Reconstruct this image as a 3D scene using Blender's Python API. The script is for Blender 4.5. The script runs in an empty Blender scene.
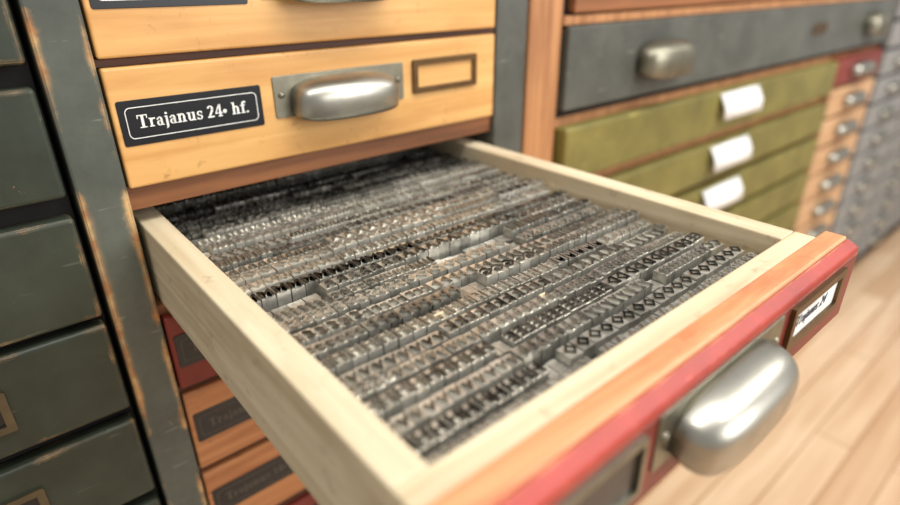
import bpy, math, random
import numpy as np
from mathutils import Vector, Matrix
random.seed(11)
S=bpy.context.scene
S.view_settings.view_transform='Standard'
S.view_settings.look='None'
COL=S.collection

# ------------------------------------------------------------- materials
def lin(c):
    return tuple(((v/255)/12.92 if v/255<=0.04045 else (((v/255)+0.055)/1.055)**2.4) for v in c)+(1,)
def newmat(name):
    m=bpy.data.materials.new(name); m.use_nodes=True
    nt=m.node_tree; b=nt.nodes['Principled BSDF']
    return m,nt,b
def plain(name,c,rough=.5,metal=0,spec=.5,scale=60,lo=.82,hi=1.1,rv=0.0):
    m,nt,b=newmat(name)
    n=nt.nodes.new('ShaderNodeTexNoise'); n.inputs['Scale'].default_value=scale; n.inputs['Detail'].default_value=5
    tc=nt.nodes.new('ShaderNodeTexCoord'); nt.links.new(tc.outputs['Object'],n.inputs['Vector'])
    r=nt.nodes.new('ShaderNodeValToRGB')
    c=lin(c); r.color_ramp.elements[0].position=.3; r.color_ramp.elements[1].position=.7
    r.color_ramp.elements[0].color=tuple(v*lo for v in c[:3])+(1,); r.color_ramp.elements[1].color=tuple(min(1,v*hi) for v in c[:3])+(1,)
    nt.links.new(n.outputs['Fac'],r.inputs['Fac']); nt.links.new(r.outputs['Color'],b.inputs['Base Color'])
    b.inputs['Roughness'].default_value=rough; b.inputs['Metallic'].default_value=metal
    b.inputs['Specular IOR Level'].default_value=spec
    if rv:
        mr=nt.nodes.new('ShaderNodeMapRange'); mr.inputs['From Min'].default_value=.3; mr.inputs['From Max'].default_value=.7
        mr.inputs['To Min'].default_value=rough+rv; mr.inputs['To Max'].default_value=rough-rv
        nt.links.new(n.outputs['Fac'],mr.inputs['Value']); nt.links.new(mr.outputs['Result'],b.inputs['Roughness'])
    return m
def wood(name,cd,cl,axis='x',rough=.5,sc=1.0,stain=0.0,stainc=(120,60,30),grime=0.0):
    m,nt,b=newmat(name)
    tc=nt.nodes.new('ShaderNodeTexCoord'); mp=nt.nodes.new('ShaderNodeMapping')
    s={'x':(3,60,60),'y':(60,3,60),'z':(60,60,3)}[axis]
    mp.inputs['Scale'].default_value=tuple(v*sc for v in s)
    nt.links.new(tc.outputs['Object'],mp.inputs['Vector'])
    n=nt.nodes.new('ShaderNodeTexNoise'); n.inputs['Scale'].default_value=1.0; n.inputs['Detail'].default_value=6; n.inputs['Distortion'].default_value=.6
    nt.links.new(mp.outputs['Vector'],n.inputs['Vector'])
    r=nt.nodes.new('ShaderNodeValToRGB'); r.color_ramp.elements[0].position=.32; r.color_ramp.elements[1].position=.68
    r.color_ramp.elements[0].color=lin(cd); r.color_ramp.elements[1].color=lin(cl)
    nt.links.new(n.outputs['Fac'],r.inputs['Fac'])
    n2=nt.nodes.new('ShaderNodeTexNoise'); n2.inputs['Scale'].default_value=9; n2.inputs['Detail'].default_value=7; n2.inputs['Roughness'].default_value=.62
    mp2=nt.nodes.new('ShaderNodeMapping'); mp2.inputs['Scale'].default_value={'x':(.45,2,2),'y':(2,.45,2),'z':(2,2,.45)}[axis]
    nt.links.new(tc.outputs['Object'],mp2.inputs['Vector']); nt.links.new(mp2.outputs['Vector'],n2.inputs['Vector'])
    r2=nt.nodes.new('ShaderNodeValToRGB'); r2.color_ramp.elements[0].position=.5; r2.color_ramp.elements[1].position=.68
    r2.color_ramp.elements[0].color=(0,0,0,1); r2.color_ramp.elements[1].color=(stain,stain,stain,1)
    nt.links.new(n2.outputs['Fac'],r2.inputs['Fac'])
    mx=nt.nodes.new('ShaderNodeMixRGB'); nt.links.new(r2.outputs['Color'],mx.inputs['Fac'])
    nt.links.new(r.outputs['Color'],mx.inputs['Color1']); mx.inputs['Color2'].default_value=lin(stainc)
    out=mx.outputs['Color']
    if grime:
        # dirt specks and handled, darkened patches
        g=nt.nodes.new('ShaderNodeTexNoise'); g.inputs['Scale'].default_value=38; g.inputs['Detail'].default_value=8; g.inputs['Roughness'].default_value=.75
        nt.links.new(tc.outputs['Object'],g.inputs['Vector'])
        rg=nt.nodes.new('ShaderNodeValToRGB'); rg.color_ramp.elements[0].position=.58; rg.color_ramp.elements[1].position=.68
        rg.color_ramp.elements[0].color=(0,0,0,1); rg.color_ramp.elements[1].color=(grime,grime,grime,1)
        nt.links.new(g.outputs['Fac'],rg.inputs['Fac'])
        mg=nt.nodes.new('ShaderNodeMixRGB'); mg.blend_type='MULTIPLY'; nt.links.new(rg.outputs['Color'],mg.inputs['Fac']); nt.links.new(out,mg.inputs['Color1']); mg.inputs['Color2'].default_value=lin((140,112,84))
        out=mg.outputs['Color']
    nt.links.new(out,b.inputs['Base Color'])
    bp=nt.nodes.new('ShaderNodeBump'); bp.inputs['Strength'].default_value=.12; bp.inputs['Distance'].default_value=.002
    nt.links.new(n.outputs['Fac'],bp.inputs['Height']); nt.links.new(bp.outputs['Normal'],b.inputs['Normal'])
    b.inputs['Roughness'].default_value=rough
    return m
def chipped(name,paint,under,under2,rough=.45,amount=.5,edge=.006,scale=14,gain=1.5,gate=0.0,spec=.35,gmin=.12):
    """painted wood whose paint is worn off along the edges and in scattered chips"""
    m,nt,b=newmat(name); N=nt.nodes; L=nt.links
    tc=N.new('ShaderNodeTexCoord')
    bev=N.new('ShaderNodeBevel'); bev.samples=8; bev.inputs['Radius'].default_value=edge
    geo=N.new('ShaderNodeNewGeometry')
    dp=N.new('ShaderNodeVectorMath'); dp.operation='DOT_PRODUCT'
    L.new(bev.outputs['Normal'],dp.inputs[0]); L.new(geo.outputs['True Normal'],dp.inputs[1])
    inv=N.new('ShaderNodeMath'); inv.operation='SUBTRACT'; inv.inputs[0].default_value=1; L.new(dp.outputs['Value'],inv.inputs[1])
    edgev=inv.outputs[0]
    if gate:
        gn=N.new('ShaderNodeTexNoise'); gn.inputs['Scale'].default_value=gate; gn.inputs['Detail'].default_value=3; L.new(tc.outputs['Object'],gn.inputs['Vector'])
        gm=N.new('ShaderNodeMapRange'); gm.inputs['From Min'].default_value=.45; gm.inputs['From Max'].default_value=.62; gm.inputs['To Min'].default_value=gmin; gm.inputs['To Max'].default_value=1.5
        L.new(gn.outputs['Fac'],gm.inputs['Value'])
        gx=N.new('ShaderNodeMath'); gx.operation='MULTIPLY'; L.new(edgev,gx.inputs[0]); L.new(gm.outputs['Result'],gx.inputs[1]); edgev=gx.outputs[0]
    n=N.new('ShaderNodeTexNoise'); n.inputs['Scale'].default_value=scale; n.inputs['Detail'].default_value=9; n.inputs['Roughness'].default_value=.72
    L.new(tc.outputs['Object'],n.inputs['Vector'])
    a=N.new('ShaderNodeMath'); a.operation='MULTIPLY_ADD'; L.new(edgev,a.inputs[0]); a.inputs[1].default_value=gain; L.new(n.outputs['Fac'],a.inputs[2])
    r=N.new('ShaderNodeValToRGB'); th=.72-.1*amount
    r.color_ramp.elements[0].position=th; r.color_ramp.elements[1].position=th+.012
    L.new(a.outputs[0],r.inputs['Fac'])
    n3=N.new('ShaderNodeTexNoise'); n3.inputs['Scale'].default_value=40; L.new(tc.outputs['Object'],n3.inputs['Vector'])
    r3=N.new('ShaderNodeValToRGB'); r3.color_ramp.elements[0].position=.4; r3.color_ramp.elements[1].position=.6; L.new(n3.outputs['Fac'],r3.inputs['Fac'])
    mu=N.new('ShaderNodeMixRGB'); L.new(r3.outputs['Color'],mu.inputs['Fac']); mu.inputs['Color1'].default_value=lin(under); mu.inputs['Color2'].default_value=lin(under2)
    n4=N.new('ShaderNodeTexNoise'); n4.inputs['Scale'].default_value=7; n4.inputs['Detail'].default_value=8; n4.inputs['Roughness'].default_value=.7; L.new(tc.outputs['Object'],n4.inputs['Vector'])
    r4=N.new('ShaderNodeValToRGB'); r4.color_ramp.elements[0].position=.3; r4.color_ramp.elements[1].position=.7; L.new(n4.outputs['Fac'],r4.inputs['Fac'])
    mp=N.new('ShaderNodeMixRGB'); L.new(r4.outputs['Color'],mp.inputs['Fac'])
    p=lin(paint); mp.inputs['Color1'].default_value=tuple(v*.66 for v in p[:3])+(1,); mp.inputs['Color2'].default_value=tuple(v*1.36 for v in p[:3])+(1,)
    mps=N.new('ShaderNodeMapping'); mps.inputs['Scale'].default_value=(18,18,140); mps.inputs['Rotation'].default_value=(.3,.5,.2); L.new(tc.outputs['Object'],mps.inputs['Vector'])
    ns=N.new('ShaderNodeTexNoise'); ns.inputs['Scale'].default_value=1.0; ns.inputs['Detail'].default_value=3; L.new(mps.outputs['Vector'],ns.inputs['Vector'])
    rs=N.new('ShaderNodeValToRGB'); rs.color_ramp.elements[0].position=.68; rs.color_ramp.elements[1].position=.71; rs.color_ramp.elements[1].color=(.35,.35,.35,1); L.new(ns.outputs['Fac'],rs.inputs['Fac'])
    ms=N.new('ShaderNodeMixRGB'); L.new(rs.outputs['Color'],ms.inputs['Fac']); L.new(mp.outputs['Color'],ms.inputs['Color1']); ms.inputs['Color2'].default_value=lin(tuple(min(255,v*1.6+16) for v in paint))
    mx=N.new('ShaderNodeMixRGB'); L.new(r.outputs['Color'],mx.inputs['Fac']); L.new(ms.outputs['Color'],mx.inputs['Color1']); L.new(mu.outputs['Color'],mx.inputs['Color2'])
    L.new(mx.outputs['Color'],b.inputs['Base Color'])
    bp=N.new('ShaderNodeBump'); bp.invert=True; bp.inputs['Strength'].default_value=.5; bp.inputs['Distance'].default_value=.001
    L.new(r.outputs['Color'],bp.inputs['Height'])
    bp2=N.new('ShaderNodeBump'); bp2.inputs['Strength'].default_value=.18; bp2.inputs['Distance'].default_value=.003
    L.new(n4.outputs['Fac'],bp2.inputs['Height']); L.new(bp2.outputs['Normal'],bp.inputs['Normal'])
    L.new(bp.outputs['Normal'],b.inputs['Normal'])
    b.inputs['Roughness'].default_value=rough; b.inputs['Specular IOR Level'].default_value=spec
    return m
M={}
M['yellow']=wood('honey_wood',(202,148,82),(224,176,110),'x',.38,.7,.5,(184,126,66),.45)
M['rail']=wood('rail_wood',(108,64,34),(148,94,54),'x',.55)
M['runshade']=wood('shaded_rail_wood',(58,32,18),(86,50,28),'x',.6)  # rail wood with the shadow between drawers put into its colour
M['orangewood']=wood('orange_wood',(150,94,56),(182,126,80),'x',.5,1,.5,(116,60,36),.5)
M['tanwood']=wood('tan_wood',(176,136,98),(204,166,126),'x',.5,1,.4,(150,104,72))
M['pale']=wood('pale_beech',(202,184,150),(230,216,186),'y',.5,.8,.55,(174,152,118),.4)
M['palex']=wood('pale_beech_x',(202,184,148),(230,215,182),'x',.5,.8,.55,(178,154,118),.4)
M['salmon']=wood('salmon_worn_wood',(202,126,80),(224,164,118),'x',.45,.8,.8,(188,92,60),.4)
M['post']=wood('post_wood',(150,100,60),(184,132,86),'z',.5,1,.4,(120,72,42))
M['dark']=plain('dark_inside',(22,18,15),.9)
M['red']=chipped('red_paint',(158,54,44),(196,112,78),(222,158,116),.42,.55,.004)
M['redface']=chipped('dark_red_paint',(112,42,34),(166,96,66),(196,128,92),.42,.3,.004)
M['greypost']=chipped('grey_green_paint_worn',(80,84,76),(184,122,64),(218,176,118),.45,.5,.018,24,2.6,6.0)
M['greydrawer']=chipped('dark_green_paint',(50,56,46),(132,92,56),(176,142,98),.42,.45,.010,26,2.6,10.0)
M['grey']=chipped('grey_paint',(80,81,75),(120,100,80),(150,130,110),.4,.0,.004)
M['green']=chipped('olive_paint',(112,104,54),(156,146,92),(172,162,108),.45,.2,.008)
M['greyfar']=plain('pale_grey_paint',(134,133,130),.5)
M['nickel']=plain('worn_nickel',(176,173,162),.36,1.0,.5,22,.72,1.12,.07)
M['brassy']=plain('aged_nickel_plate',(138,134,118),.42,1.0,.5,30,.7,1.15,.05)
M['brass']=plain('aged_brass',(104,80,52),.42,.85)
M['bronze']=plain('dull_bronze',(104,96,78),.45,.85)
M['black']=plain('black_label',(16,18,24),.3)
M['white']=plain('white_ink',(236,236,230),.5)
M['faded']=plain('faded_ink',(84,78,68),.6)
M['card']=plain('white_card',(240,240,238),.6)
M['ink']=plain('ink',(80,80,90),.6)
M['shadowgap']=plain('gap_dark',(22,19,17),.9)

m,nt,b=newmat('floor_boards'); N=nt.nodes; L=nt.links
tc=N.new('ShaderNodeTexCoord'); br=N.new('ShaderNodeTexBrick')
br.inputs['Scale'].default_value=1; br.inputs['Brick Width'].default_value=1.3; br.inputs['Row Height'].default_value=.12; br.inputs['Mortar Size'].default_value=.004
br.inputs['Color1'].default_value=lin((206,172,136)); br.inputs['Color2'].default_value=lin((228,200,168)); br.inputs['Mortar'].default_value=lin((180,142,106))
L.new(tc.outputs['Object'],br.inputs['Vector'])
mp=N.new('ShaderNodeMapping'); mp.inputs['Scale'].default_value=(1.2,14,14); L.new(tc.outputs['Object'],mp.inputs['Vector'])
n=N.new('ShaderNodeTexNoise'); n.inputs['Scale'].default_value=1.5; n.inputs['Detail'].default_value=6; L.new(mp.outputs['Vector'],n.inputs['Vector'])
mx=N.new('ShaderNodeMixRGB'); mx.blend_type='MULTIPLY'; mx.inputs['Fac'].default_value=.45
L.new(br.outputs['Color'],mx.inputs['Color1'])
r=N.new('ShaderNodeValToRGB'); r.color_ramp.elements[0].position=.35; r.color_ramp.elements[0].color=lin((206,174,144)); r.color_ramp.elements[1].color=(1,1,1,1); r.color_ramp.elements[1].position=.65
L.new(n.outputs['Fac'],r.inputs['Fac']); L.new(r.outputs['Color'],mx.inputs['Color2']); L.new(mx.outputs['Color'],b.inputs['Base Color']); b.inputs['Roughness'].default_value=.3
M['floor']=m
M['wall']=plain('plaster',(225,222,214),.9)

def typemat(name,lo,hi,rough,metal):
    m,nt,b=newmat(name); N=nt.nodes; L=nt.links
    at=N.new('ShaderNodeAttribute'); at.attribute_name='tone'
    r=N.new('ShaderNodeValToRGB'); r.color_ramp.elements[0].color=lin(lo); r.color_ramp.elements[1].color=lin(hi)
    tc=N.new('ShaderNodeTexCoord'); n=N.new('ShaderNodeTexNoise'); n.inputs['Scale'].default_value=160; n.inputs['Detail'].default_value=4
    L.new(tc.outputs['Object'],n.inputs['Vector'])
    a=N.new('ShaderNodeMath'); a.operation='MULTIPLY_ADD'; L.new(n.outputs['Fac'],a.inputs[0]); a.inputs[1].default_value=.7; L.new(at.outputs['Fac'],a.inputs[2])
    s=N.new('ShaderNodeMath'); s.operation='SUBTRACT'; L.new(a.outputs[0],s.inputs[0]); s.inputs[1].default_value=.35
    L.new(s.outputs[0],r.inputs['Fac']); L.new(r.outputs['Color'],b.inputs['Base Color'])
    b.inputs['Roughness'].default_value=rough; b.inputs['Metallic'].default_value=metal
    return m
M['lead']=typemat('type_metal',(84,81,72),(240,237,226),.33,.7)
M['face']=typemat('type_face_inked',(20,19,17),(214,210,198),.27,.7)

# ------------------------------------------------------------- mesh helpers
def empty(name,parent=None):
    o=bpy.data.objects.new(name,None); COL.objects.link(o); o.parent=parent; return o
def meshobj(name,verts,faces,mat,parent=None,bevel=0,smooth=False,seg=2):
    me=bpy.data.meshes.new(name); me.from_pydata([tuple(v) for v in verts],[],faces); me.update()
    if mat: me.materials.append(mat)
    o=bpy.data.objects.new(name,me); COL.objects.link(o); o.parent=parent
    if smooth:
        for p in me.polygons: p.use_smooth=True
    if bevel:
        md=o.modifiers.new('bevel','BEVEL'); md.width=bevel; md.segments=seg; md.limit_method='ANGLE'
    return o
BF=[(0,3,2,1),(4,5,6,7),(0,1,5,4),(1,2,6,5),(2,3,7,6),(3,0,4,7)]
def bv(x0,x1,y0,y1,z0,z1):
    return [(x0,y0,z0),(x1,y0,z0),(x1,y1,z0),(x0,y1,z0),(x0,y0,z1),(x1,y0,z1),(x1,y1,z1),(x0,y1,z1)]
def box(name,x0,x1,y0,y1,z0,z1,mat,parent=None,bevel=.0015,seg=2):
    return meshobj(name,bv(x0,x1,y0,y1,z0,z1),BF,mat,parent,bevel,seg=seg)
def boxes(name,lst,mat,parent=None,bevel=.001):
    V=[];F=[]
    for b_ in lst:
        k=len(V); V+=bv(*b_); F+=[tuple(i+k for i in f) for f in BF]
    return meshobj(name,V,F,mat,parent,bevel)
def rrect(cx,cz,w,h,r,n=6):
    pts=[]
    for (sx,sz,a0) in ((1,1,0),(-1,1,90),(-1,-1,180),(1,-1,270)):
        for i in range(n+1):
            a=math.radians(a0+90*i/n); pts.append((cx+sx*(w/2-r)+r*math.cos(a),cz+sz*(h/2-r)+r*math.sin(a)))
    return pts
def rplate(name,x0,x1,z0,z1,yf,th,r,mat,parent,bevel=.0006):
    P=rrect((x0+x1)/2,(z0+z1)/2,x1-x0,z1-z0,r); n=len(P)
    V=[(x,yf-th,z) for x,z in P]+[(x,yf,z) for x,z in P]
    F=[tuple(range(n)),tuple(reversed(range(n,2*n)))]+[(i,i+n,(i+1)%n+n,(i+1)%n) for i in range(n)]
    return meshobj(name,V,F,mat,parent,bevel)
def rring(name,x0,x1,z0,z1,yf,th,r,wd,mat,parent):
    A=rrect((x0+x1)/2,(z0+z1)/2,x1-x0,z1-z0,r); B=rrect((x0+x1)/2,(z0+z1)/2,x1-x0-2*wd,z1-z0-2*wd,max(r-wd,.0005)); n=len(A)
    V=[(x,yf-th,z) for x,z in A]+[(x,yf-th,z) for x,z in B]+[(x,yf,z) for x,z in A]+[(x,yf,z) for x,z in B]
    F=[]
    for i in range(n):
        j=(i+1)%n
        F+=[(i,j,n+j,n+i),(i,2*n+i,2*n+j,j),(n+i,n+j,3*n+j,3*n+i)]
    return meshobj(name,V,F,mat,parent)
def text(name,body,x,y,z,size,mat,parent,bold=.0,sx=1.0,shear=0,align='LEFT'):
    c=bpy.data.curves.new(name,'FONT'); c.body=body; c.size=size; c.offset=bold; c.extrude=.0002; c.resolution_u=3; c.shear=shear; c.align_x=align
    o=bpy.data.objects.new(name,c); COL.objects.link(o); dg=bpy.context.evaluated_depsgraph_get()
    me=bpy.data.meshes.new_from_object(o.evaluated_get(dg)); bpy.data.objects.remove(o)
    me.materials.clear(); me.materials.append(mat)
    o=bpy.data.objects.new(name,me); COL.objects.link(o); o.parent=parent
    o.rotation_euler=(math.pi/2,0,0); o.location=(x,y,z); o.scale=(sx,1,1); return o
# --- small hand-drawn slab serif alphabet for the drawer labels
T=.17; t=.075
def stem(x,z0,z1,w=T): return [(x,z0),(x+w,z0),(x+w,z1),(x,z1)]
def bar(x0,x1,z,h=t): return [(x0,z),(x1,z),(x1,z+h),(x0,z+h)]
def arc(cx,cz,rx,rz,a0,a1,wx=T,wz=t,n=10):
    q=[]
    for i in range(n):
        A=math.radians(a0+(a1-a0)*i/n);B=math.radians(a0+(a1-a0)*(i+1)/n)
        q.append([(cx+(rx-wx)*math.cos(A),cz+(rz-wz)*math.sin(A)),(cx+rx*math.cos(A),cz+rz*math.sin(A)),(cx+rx*math.cos(B),cz+rz*math.sin(B)),(cx+(rx-wx)*math.cos(B),cz+(rz-wz)*math.sin(B))])
    return q
XH=.68
SG={
'T':([stem(.27,0,1,.2),bar(.12,.62,0),bar(0,.74,.925),stem(0,.72,1,.07),stem(.67,.72,1,.07)],.78),
'r':([stem(.09,0,XH),bar(0,.37,0),bar(0,.2,XH-t),[(.26,.45),(.36,.6),(.36,.66),(.24,.62)],bar(.3,.48,.56,.12)],.52),
'a':([stem(.3,.05,.5),bar(.3,.55,0)]+arc(.27,.47,.2,.21,0,150)+arc(.24,.2,.22,.21,40,330,.15,.07)+[bar(.04,.17,.46,.11)],.58),
'j':([stem(.11,-.15,XH),bar(.02,.28,XH-t),bar(.1,.28,.8,.15)]+arc(.08,-.12,.2,.17,270,360,.16,.08),.36),
'n':([stem(.09,0,XH),bar(0,.34,0),bar(0,.2,XH-t),stem(.44,0,.46),bar(.37,.7,0)]+arc(.38,.44,.23,.25,0,160,.17,.09),.74),
'u':([stem(.09,.2,XH),bar(0,.2,XH-t),stem(.44,0,XH),bar(.35,.5,XH-t),bar(.5,.7,0)]+arc(.32,.22,.23,.23,180,340,.17,.09),.74),
's':(arc(.25,.49,.21,.2,30,270,.14,.08)+arc(.25,.19,.23,.2,-160,90,.14,.08)+[stem(.4,.46,.66,.06),stem(.02,.02,.22,.06)],.52),
'2':(arc(.28,.72,.26,.27,-10,170,.18,.09)+[[(.02,.0),(.2,.0),(.54,.6),(.36,.66)],bar(.02,.56,0,.13)],.62),
'4':([stem(.34,0,1),bar(.24,.6,0),bar(0,.62,.25,.09),[(.0,.28),(.1,.28),(.42,.95),(.34,1)]],.66),
'.':([bar(.03,.19,0,.16)],.26),
'o':(arc(.15,.38,.17,.17,0,360,.169,.169),.4),
'h':([stem(.09,0,1),bar(0,.34,0),bar(0,.2,1-t),stem(.44,0,.46),bar(.37,.7,0)]+arc(.38,.44,.23,.25,0,160,.17,.09),.74),
'f':([stem(.12,0,.8),bar(.02,.4,0),bar(.0,.42,XH-t)]+arc(.33,.8,.21,.2,60,180,.17,.09)+[bar(.36,.48,.82,.13)],.46),
'8':(arc(.28,.74,.22,.25,0,360,.14,.08)+arc(.28,.26,.26,.27,0,360,.16,.08),.62),
'6':(arc(.3,.3,.26,.3,0,360,.16,.08)+arc(.46,.5,.42,.5,100,180,.17,.1),.62),
'3':(arc(.25,.74,.24,.26,-90,150,.16,.08)+arc(.25,.28,.27,.28,-150,90,.16,.08),.6),
'0':(arc(.28,.5,.26,.5,0,360,.16,.08),.62),
'1':([stem(.16,0,1),bar(.04,.46,0),[(.02,.8),(.16,.84),(.16,1),(.12,1)]],.5),
' ':([],.3)}
def slab(name,body,cx,y,z,size,mat,parent):
    wtot=sum(SG[c][1]+.02 for c in body)*size; x=cx-wtot/2; V=[];F=[]
    for c in body:
        q,adv=SG[c]
        for k,poly in enumerate(q):
            b0=len(V); V+=[(x+px*size,y-.00004*(k%3),z+pz*size) for px,pz in poly]; F.append(tuple(range(b0,b0+len(poly))))
        x+=(adv+.02)*size
    return meshobj(name,V,F,mat,parent)
def cup(prefix,x0,x1,z0,z1,yf,parent,plate=True,out=.042,m1='nickel',m2='brassy'):
    """bin-pull handle: a hooded shell open below, riveted to a back plate"""
    w=x1-x0; cx=(x0+x1)/2; h=z1-z0
    if plate:
        rplate(prefix+'_backplate',x0,x1,z0,z1,yf,.0018,.003,M[m2],parent)
        for s in (-1,1):
            bx=cx+s*(w/2-w*.05)
            V=[];F=[];n=12
            for k,(rr,yy) in enumerate(((.0045,0),(.004,-.0018),(.002,-.0028))):
                for i in range(n):
                    a=2*math.pi*i/n; V.append((bx+rr*math.cos(a),yf-.0018+yy,z0+h*.55+rr*math.sin(a)))
            for k in range(2):
                for i in range(n): F.append((k*n+i,k*n+(i+1)%n,(k+1)*n+(i+1)%n,(k+1)*n+i))
            F.append(tuple(2*n+i for i in range(n)))
            meshobj(prefix+'_screw',V,F,M[m2],parent,smooth=True)
    a=w*.385 if plate else w*.5; zt=z1-h*(.10 if plate else 0); c=h*.54; skirt=h*.46
    nu=36; nv=14; ns=5; V=[];F=[]
    def e(v,p): return math.copysign(abs(v)**p,v)
    for i in range(nu+1):
        ph=math.pi*i/nu
        xx=e(math.cos(ph),.66)*a; rr=max(e(math.sin(ph),.55),0.0)
        for j in range(nv+1):
            th=math.pi/2*j/nv
            V.append((cx+xx, yf-.0012-out*rr*e(math.sin(th),.85), zt-c+c*rr*e(math.cos(th),.85)))
        for k in range(1,ns+1):
            q=k/ns
            V.append((cx+xx*(1+.02*q), yf-.0012-out*rr*(1-.10*q*q), zt-c-skirt*q*(.45+.55*rr)))
    R=nv+1+ns
    for i in range(nu):
        for j in range(R-1):
            F.append((i*R+j,i*R+j+1,(i+1)*R+j+1,(i+1)*R+j))
    o=meshobj(prefix+'_cup',V,F,M[m1],parent,smooth=True)
    md=o.modifiers.new('weld','WELD'); md.merge_threshold=.0002
    md=o.modifiers.new('sol','SOLIDIFY'); md.thickness=.0018; md.offset=0
    return o
def holder(prefix,x0,x1,z0,z1,yf,parent,mat='brass',card='card',txt=None,wd=.008):
    rring(prefix+'_frame',x0,x1,z0,z1,yf,.0045,.0025,wd,M[mat],parent)
    box(prefix+'_card',x0+wd*.9,x1-wd*.9,yf-.001,yf-.0002,z0+wd*.9,z1-wd*.9,M[card],parent,0)
    if txt: text(prefix+'_text',txt,x0+wd*2.0,yf-.0014,z0+(z1-z0)*.42,.0165,M['ink'],parent,0,1.0,.35)

# ------------------------------------------------------------- room
FZ=-1.3
box('floor',-3,9,-5,2.2,FZ-.05,FZ,M['floor'],None,0)
box('wall_back',-3,9,1.2,1.3,FZ,2.2,M['wall'],None,0)

# ------------------------------------------------------------- centre type cabinet
cab=empty('type_cabinet')
TOP=.75
box('left_post',-.055,-.003,0,.6,FZ,TOP,M['greypost'],cab,.003)
box('right_post',.608,.684,.004,.6,FZ,TOP,M['grey'],cab,.003)
box('top_board',-.055,.684,0,.6,TOP,TOP+.03,M['greypost'],cab,.003)
box('back_panel',-.003,.608,.58,.6,FZ,TOP,M['dark'],cab,0)
box('slot_roof',-.003,.608,.014,.58,-.031,0,M['rail'],cab,.001)
box('slot_floor',-.003,.608,.014,.58,-.182,-.166,M['rail'],cab,.001)
box('upper_backing',-.003,.608,.022,.03,0,TOP,M['shadowgap'],cab,0)
box('lower_backing',-.003,.608,.022,.03,FZ,-.182,M['shadowgap'],cab,0)
box('plinth',-.003,.608,.0,.022,FZ,-1.2,M['rail'],cab,.001)
boxes('runner_rails',[(-.003,.608,.010,.024,.1385,.1475),(-.003,.608,.010,.024,.2865,.2955),(-.003,.608,.010,.024,-.3085,-.2985),(-.003,.608,.010,.024,-.4605,-.4485)]+
      [(-.003,.608,.010,.024,-.461-.15*k-.010,-.461-.15*k) for k in range(1,5)],M['runshade'],cab,.0005)

def black_label(prefix,x0,x1,z0,z1,yf,parent,txt=None,ink='white'):
    rplate(prefix+'_plate',x0,x1,z0,z1,yf,.0012,.003,M['black'],parent)
    rring(prefix+'_border',x0+.007,x1-.007,z0+.008,z1-.008,yf-.0012,.0003,.006,.0009,M[ink],parent)
    if txt: slab(prefix+'_text',txt,(x0+x1)/2,yf-.0017,z0+(z1-z0)*.38,.0150,M[ink],parent)
def closed_drawer(z0,z1,mat,txt='Trajanus 24o hf.',card='yellow',ink='white'):
    d=empty('type_drawer')
    box('front',0,.6,0,.0215,z0,z1,M[mat],d,.003,3)
    zz=z0+.05 if z1-z0>.12 else z0+.035
    black_label('label',.006,.176,zz,zz+.052,0,d,txt,ink)
    cup('handle',.193,.404,z0+.055,z0+.110,0,d)
    holder('card_holder',.422,.555,z0+.060,z0+.111,0,d,'brass',card,None,.009)
    return d
closed_drawer(0,.138,'yellow')
closed_drawer(.148,.286,'yellow',txt='Trajanus 28o hf.')
closed_drawer(.296,.434,'yellow',txt='Trajanus 36o hf.')
closed_drawer(.446,.584,'yellow',txt='Trajanus 48o hf.'.replace('4','3'))
closed_drawer(-.298,-.182,'redface','Trajanus 20o hf.',ink='faded')
closed_drawer(-.448,-.309,'orangewood','Trajanus 16o hf.',ink='faded')
closed_drawer(-.600,-.461,'orangewood','Trajanus 14o hf.',ink='faded')
closed_drawer(-.750,-.622,'redface','Trajanus 12o hf.',ink='faded')
closed_drawer(-.900,-.772,'orangewood','Trajanus 10o hf.',ink='faded')
closed_drawer(-1.05,-.922,'orangewood','Trajanus 8o hf.',ink='faded')
closed_drawer(-1.195,-1.072,'orangewood','Trajanus 6o hf.',ink='faded')

# ------------------------------------------------------------- open drawer
od=empty('open_type_drawer')
ZT=-.051
box('side_left',.005,.035,-.5235,.225,-.162,ZT,M['pale'],od,.002)
box('side_right',.5555,.591,-.5235,.225,-.162,ZT,M['pale'],od,.002)
box('front_board',.005,.591,-.551,-.5235,-.162,ZT,M['palex'],od,.002)
box('back_board',.035,.5555,.205,.225,-.162,ZT-.004,M['palex'],od,.002)
box('bottom',.035,.5555,-.5235,.205,-.150,-.142,M['palex'],od,0)
box('front_core',.001,.602,-.5745,-.551,-.139,-.044,M['salmon'],od,.0025)
V=[(0,-.589,-.141),(.603,-.589,-.141),(.603,-.5745,-.141),(0,-.5745,-.141),(0,-.589,-.060),(.603,-.589,-.060),(.603,-.5745,-.060),(0,-.5745,-.060)]
meshobj('front_facing',V,BF,M['redface'],od,.002)
V=[(0,-.5885,-.0605),(.603,-.5885,-.0605),(.603,-.575,-.0605),(0,-.575,-.0605),(0,-.5875,-.053),(.603,-.5875,-.053),(.603,-.575,-.0465),(0,-.575,-.0465)]
meshobj('front_top_moulding',V,BF,M['red'],od,.0015)
yf=-.589
cup('handle',.193,.404,-.115,-.060,yf,od,True,.041)
holder('card_holder',.424,.560,-.113,-.062,yf,od,'brass','card','Trajanus 24',.009)
holder('label_holder',.006,.176,-.120,-.065,yf,od,'brassy','black',None,.005)

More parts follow.
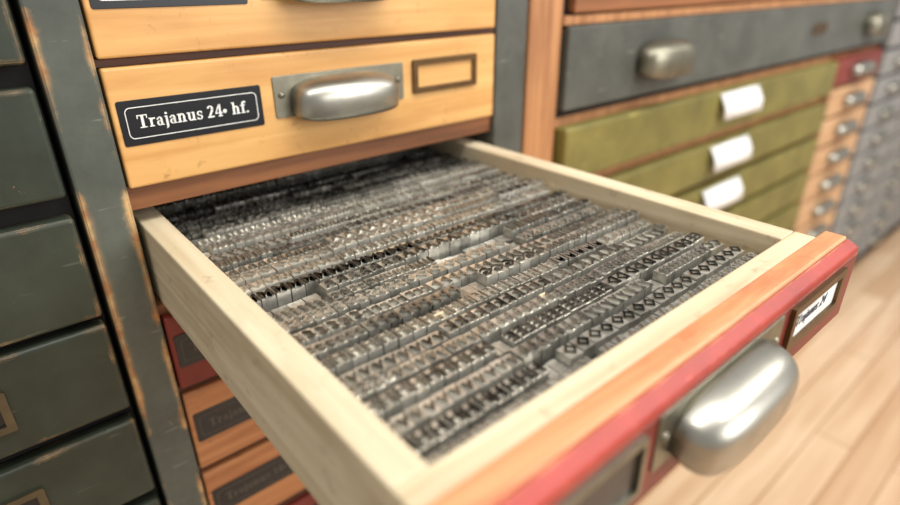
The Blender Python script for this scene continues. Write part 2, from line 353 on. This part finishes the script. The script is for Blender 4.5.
# ------------------------------------------------------------- type sorts
glyphs={}
def glyph(ch):
    if ch in glyphs: return glyphs[ch]
    c=bpy.data.curves.new('g','FONT'); c.body=ch; c.size=1; c.extrude=.06; c.offset=.02; c.resolution_u=1
    o=bpy.data.objects.new('g',c); COL.objects.link(o); dg=bpy.context.evaluated_depsgraph_get()
    me=bpy.data.meshes.new_from_object(o.evaluated_get(dg)); bpy.data.objects.remove(o)
    v=np.array([p.co[:] for p in me.vertices]); f=[tuple(p.vertices) for p in me.polygons]
    bpy.data.meshes.remove(me)
    mn=v.min(0); mxx=v.max(0)
    w=mxx[0]-mn[0]; h=mxx[1]-mn[1]
    v[:,0]-=(mn[0]+mxx[0])/2; v[:,1]-=.34
    v[:,0]*=-1; f=[tuple(reversed(q)) for q in f]
    v[:,2]=(v[:,2]-mn[2])/(mxx[2]-mn[2])
    glyphs[ch]=(v,f,w,h); return glyphs[ch]
BV=[];BFc=[];BT=[]; GV=[];GF=[];GT=[]
nb=0; ng=0
LET='etaonirshdlcumfgpbvwykDHEBATRSMNKCGx'
rowp=.0246
y=-.5085; row=0
while y<.19:
    x=.0375+random.uniform(0,.004); xe=.548
    fs=random.choice([.0190,.0200,.0210])
    slope=random.uniform(-.006,.006)
    base=-.073+random.uniform(-.003,.003)
    rt=random.uniform(.46,.8); rink=random.uniform(.08,.62)
    lets=LET if random.random()<.6 else 'DHEBATRSMNKCGOU'
    if row==1: lets='DHJCO'; rink=.05
    if row==3: lets='HEDCG'; rink=.12
    if y>-.12: rt-=.1  # rows nearing the slot toned down, cabinet shade painted in
    if y>0: rt=.08; rink=.05  # shade inside the slot painted into metal and letter tones
    while x<xe:
        ch=random.choice(lets); n=random.randint(4,13)
        g=glyph(ch); w=max(.0068,g[2]*fs+.0024)*random.uniform(1.0,1.08)
        mode=random.random(); seg_z=base+random.uniform(-.0025,.0025)
        st=random.uniform(-.16,.16)
        blank=mode<.12
        if blank: seg_z-=.009; w=random.choice([.006,.009,.012,.018]); n=random.randint(1,4)
        lean=random.uniform(-.035,.035)
        gd=random.uniform(-.16,.16)
        for i in range(n):
            if x+w>xe: break
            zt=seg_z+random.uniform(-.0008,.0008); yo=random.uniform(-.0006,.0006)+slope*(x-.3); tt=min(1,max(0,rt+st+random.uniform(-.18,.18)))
            d=.0172
            c,s=math.cos(lean),math.sin(lean)
            xc=x+w/2; yc=y+yo; ww=w*.468
            vs=[]
            for zz in (-.1415,zt):
                for sx,sy in ((-1,-1),(1,-1),(1,1),(-1,1)):
                    lx=sx*ww; ly=sy*d/2
                    vs.append((xc+c*lx-s*ly, yc+s*lx+c*ly, zz))
            BV+=vs; BFc+=[tuple(q+nb for q in f) for f in BF]; nb+=8; BT+=[tt]*8
            if not blank:
                gv,gf,gw,gh=g
                oy=.0012 if ch in 'gpyq' else -.0004
                hz=.0028
                gx=gv[:,0]*fs; gy=gv[:,1]*fs+oy
                X=xc+c*gx-s*gy; Y=yc+s*gx+c*gy; Z=zt+gv[:,2]*hz
                GV.append(np.stack([X,Y,Z],1)); GF+=[tuple(q+ng for q in f) for f in gf]; ng+=len(gv)
                bt=rink+gd+random.uniform(-.1,.1)
                GT+=[min(1,max(0,bt if q>.5 else tt+.25)) for q in gv[:,2]]
            x+=w
        x+=random.choice([0,0,.0008,.003])
    row+=1; y+=rowp*random.uniform(.98,1.02)
ty=empty('metal_type')
def attrmesh(name,V,F,T_,mat):
    o=meshobj(name,V,F,mat,ty)
    a=o.data.attributes.new('tone','FLOAT','POINT'); a.data.foreach_set('value',np.array(T_,dtype=np.float32)); return o
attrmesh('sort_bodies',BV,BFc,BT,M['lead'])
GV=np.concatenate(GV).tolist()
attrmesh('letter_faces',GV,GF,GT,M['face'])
boxes('wooden_spacers',[(.199,.250,-.2065,-.2046,-.13,-.073),(.168,.180,-.364,-.3615,-.13,-.072),(.275,.285,-.405,-.4025,-.13,-.072)],M['palex'],ty,.0004)

# ------------------------------------------------------------- left cabinet
lc=empty('painted_drawer_cabinet')
box('carcass',-.80,-.060,.022,.6,FZ,TOP,M['shadowgap'],lc,.002)
box('top_board',-.80,-.060,-.0,.6,TOP,TOP+.03,M['greydrawer'],lc,.002)
box('side_left',-.85,-.80,0,.6,FZ,TOP+.03,M['greydrawer'],lc,.002)
tops=[.573,.426,.279,.126,-.018,-.160,-.310,-.458,-.606,-.754,-.902,-1.05]
for i,tz in enumerate(tops):
    z1=tz; z0=tz-.130 if i!=3 else .006
    box('drawer_front_%d'%i,-.795,-.064,-.004,.021,z0,z1,M['greydrawer'],lc,.005,3)
    holder('card_holder_%d'%i,-.33,-.180,z0+.035,z0+.09,-.004,lc,'bronze','black',None,.009)
    cup('handle_%d'%i,-.56,-.36,z0+.035,z0+.09,-.004,lc)

# ------------------------------------------------------------- right cabinets
gc=empty('flat_file_cabinet')
box('wood_post',.686,.776,.0,.7,FZ,TOP,M['post'],gc,.003)
box('carcass',.776,2.80,.012,.7,-.035,TOP,M['shadowgap'],gc,.002)
box('wood_rail',.776,2.80,-.004,.012,.142,.158,M['post'],gc,.001)
box('grey_drawer_front',.784,2.79,-.012,.0115,-.018,.140,M['grey'],gc,.004,3)
cup('grey_handle',1.02,1.21,.020,.098,-.012,gc,False,.05,'brassy')
cup('grey_handle_b',2.46,2.62,.020,.098,-.012,gc,False,.05,'brassy')
rplate('keyhole_plate',1.98,2.10,.05,.085,-.012,.002,.01,M['brass'],gc)
box('upper_drawer_front',.80,2.79,-.008,.0115,.162,.30,M['rail'],gc,.004)
box('upper_drawer_front_b',.784,2.79,-.008,.0115,.315,.47,M['grey'],gc,.004)

gr=empty('green_plan_chest')
box('carcass',.778,2.285,.012,.7,FZ,-.036,M['post'],gr,.002)
zl=[-.052,-.197,-.325,-.453,-.581,-.709,-.837,-.965,-1.093]
for i,tz in enumerate(zl):
    h=.108 if i else .115
    box('drawer_front_%d'%i,.786,2.275,-.022,.0115,tz-h,tz,M['green'],gr,.007,3)
    if i<6:
        x0,x1=1.42,1.64
        P=[(-.024,tz-.008),(-.034,tz-.024),(-.044,tz-.044),(-.046,tz-.074)]
        V=[];F=[]
        for (yy,zz) in P: V+=[(x0,yy,zz),(x1,yy,zz)]
        for k in range(len(P)-1): F.append((2*k,2*k+2,2*k+3,2*k+1))
        o=meshobj('label_pull_%d'%i,V,F,M['card'],gr,smooth=True)
        md=o.modifiers.new('s','SOLIDIFY'); md.thickness=.003
oc=empty('small_drawer_cabinet')
box('carcass',2.30,2.80,.012,.7,FZ,-.036,M['rail'],oc,.002)
z=-.05; i=0
while z>FZ+.1:
    box('drawer_front_%d'%i,2.31,2.79,-.012,.0115,z-.098,z,M['redface'] if i==0 else M['tanwood'],oc,.004)
    cup('handle_%d'%i,2.46,2.65,z-.072,z-.026,-.012,oc,False,.035,'nickel')
    z-=.114; i+=1
fc=empty('steel_drawer_cabinet')
box('carcass',2.82,5.2,.012,.7,FZ,TOP,M['shadowgap'],fc,.002)
for c_,(xa,xb) in enumerate(((2.84,3.38),(3.42,3.98),(4.02,4.58),(4.62,5.18))):
    z=TOP-.02; i=0
    while z>FZ+.1:
        box('drawer_front_%d_%d'%(c_,i),xa,xb,-.012,.0115,z-.098,z,M['greyfar'],fc,.004)
        if c_<2: cup('handle_%d_%d'%(c_,i),xa+.17,xa+.35,z-.068,z-.030,-.012,fc,False,.03,'nickel')
        z-=.114; i+=1

# ------------------------------------------------------------- light
w=bpy.data.worlds.new('world'); S.world=w; w.use_nodes=True
bg=w.node_tree.nodes['Background']; bg.inputs['Color'].default_value=(1,.985,.955,1); bg.inputs['Strength'].default_value=.52
def area(name,loc,rot,sx,sy,e,col=(1,1,1)):
    l=bpy.data.lights.new(name,'AREA'); l.shape='RECTANGLE'; l.size=sx; l.size_y=sy; l.energy=e; l.color=col
    o=bpy.data.objects.new(name,l); COL.objects.link(o); o.location=loc; o.rotation_euler=rot
    return o
def aim(o,q):
    o.rotation_euler=(Vector(q)-o.location).to_track_quat('-Z','Y').to_euler()
o=area('ceiling_light',(.2,-.9,1.9),(0,0,0),2.4,.35,42,(1,.98,.94))
o=area('ceiling_light',(2.6,-1.6,1.9),(0,0,0),3.0,.4,80,(1,.98,.94))
o=area('window_light',(2.2,-4.2,1.2),(0,0,0),3,2,130,(1,.99,.98)); aim(o,(1.2,0,-.3))

# ------------------------------------------------------------- camera
cx_,cy_,cz_=-.1286,-.7375,.2260; yaw,pitch,roll=.6977,.4357,-.0084
sy,cy=math.sin(yaw),math.cos(yaw); sp,cp=math.sin(pitch),math.cos(pitch)
f=Vector((sy*cp,cy*cp,-sp)); r=Vector((cy,-sy,0)); u=r.cross(f)
r2=math.cos(roll)*r+math.sin(roll)*u; u2=-math.sin(roll)*r+math.cos(roll)*u
cam=bpy.data.cameras.new('camera'); co=bpy.data.objects.new('camera',cam); COL.objects.link(co)
mw=Matrix(((r2.x,u2.x,-f.x,cx_),(r2.y,u2.y,-f.y,cy_),(r2.z,u2.z,-f.z,cz_),(0,0,0,1)))
co.matrix_world=mw
cam.sensor_width=36; cam.lens=575.05/900*36; cam.shift_x=3.08/900; cam.shift_y=-7.76/900
cam.clip_start=.01
cam.dof.use_dof=True
foc=Vector((.23,-.30,-.07))
cam.dof.focus_distance=(foc-Vector((cx_,cy_,cz_))).dot(f)
cam.dof.aperture_fstop=1.65
S.camera=co
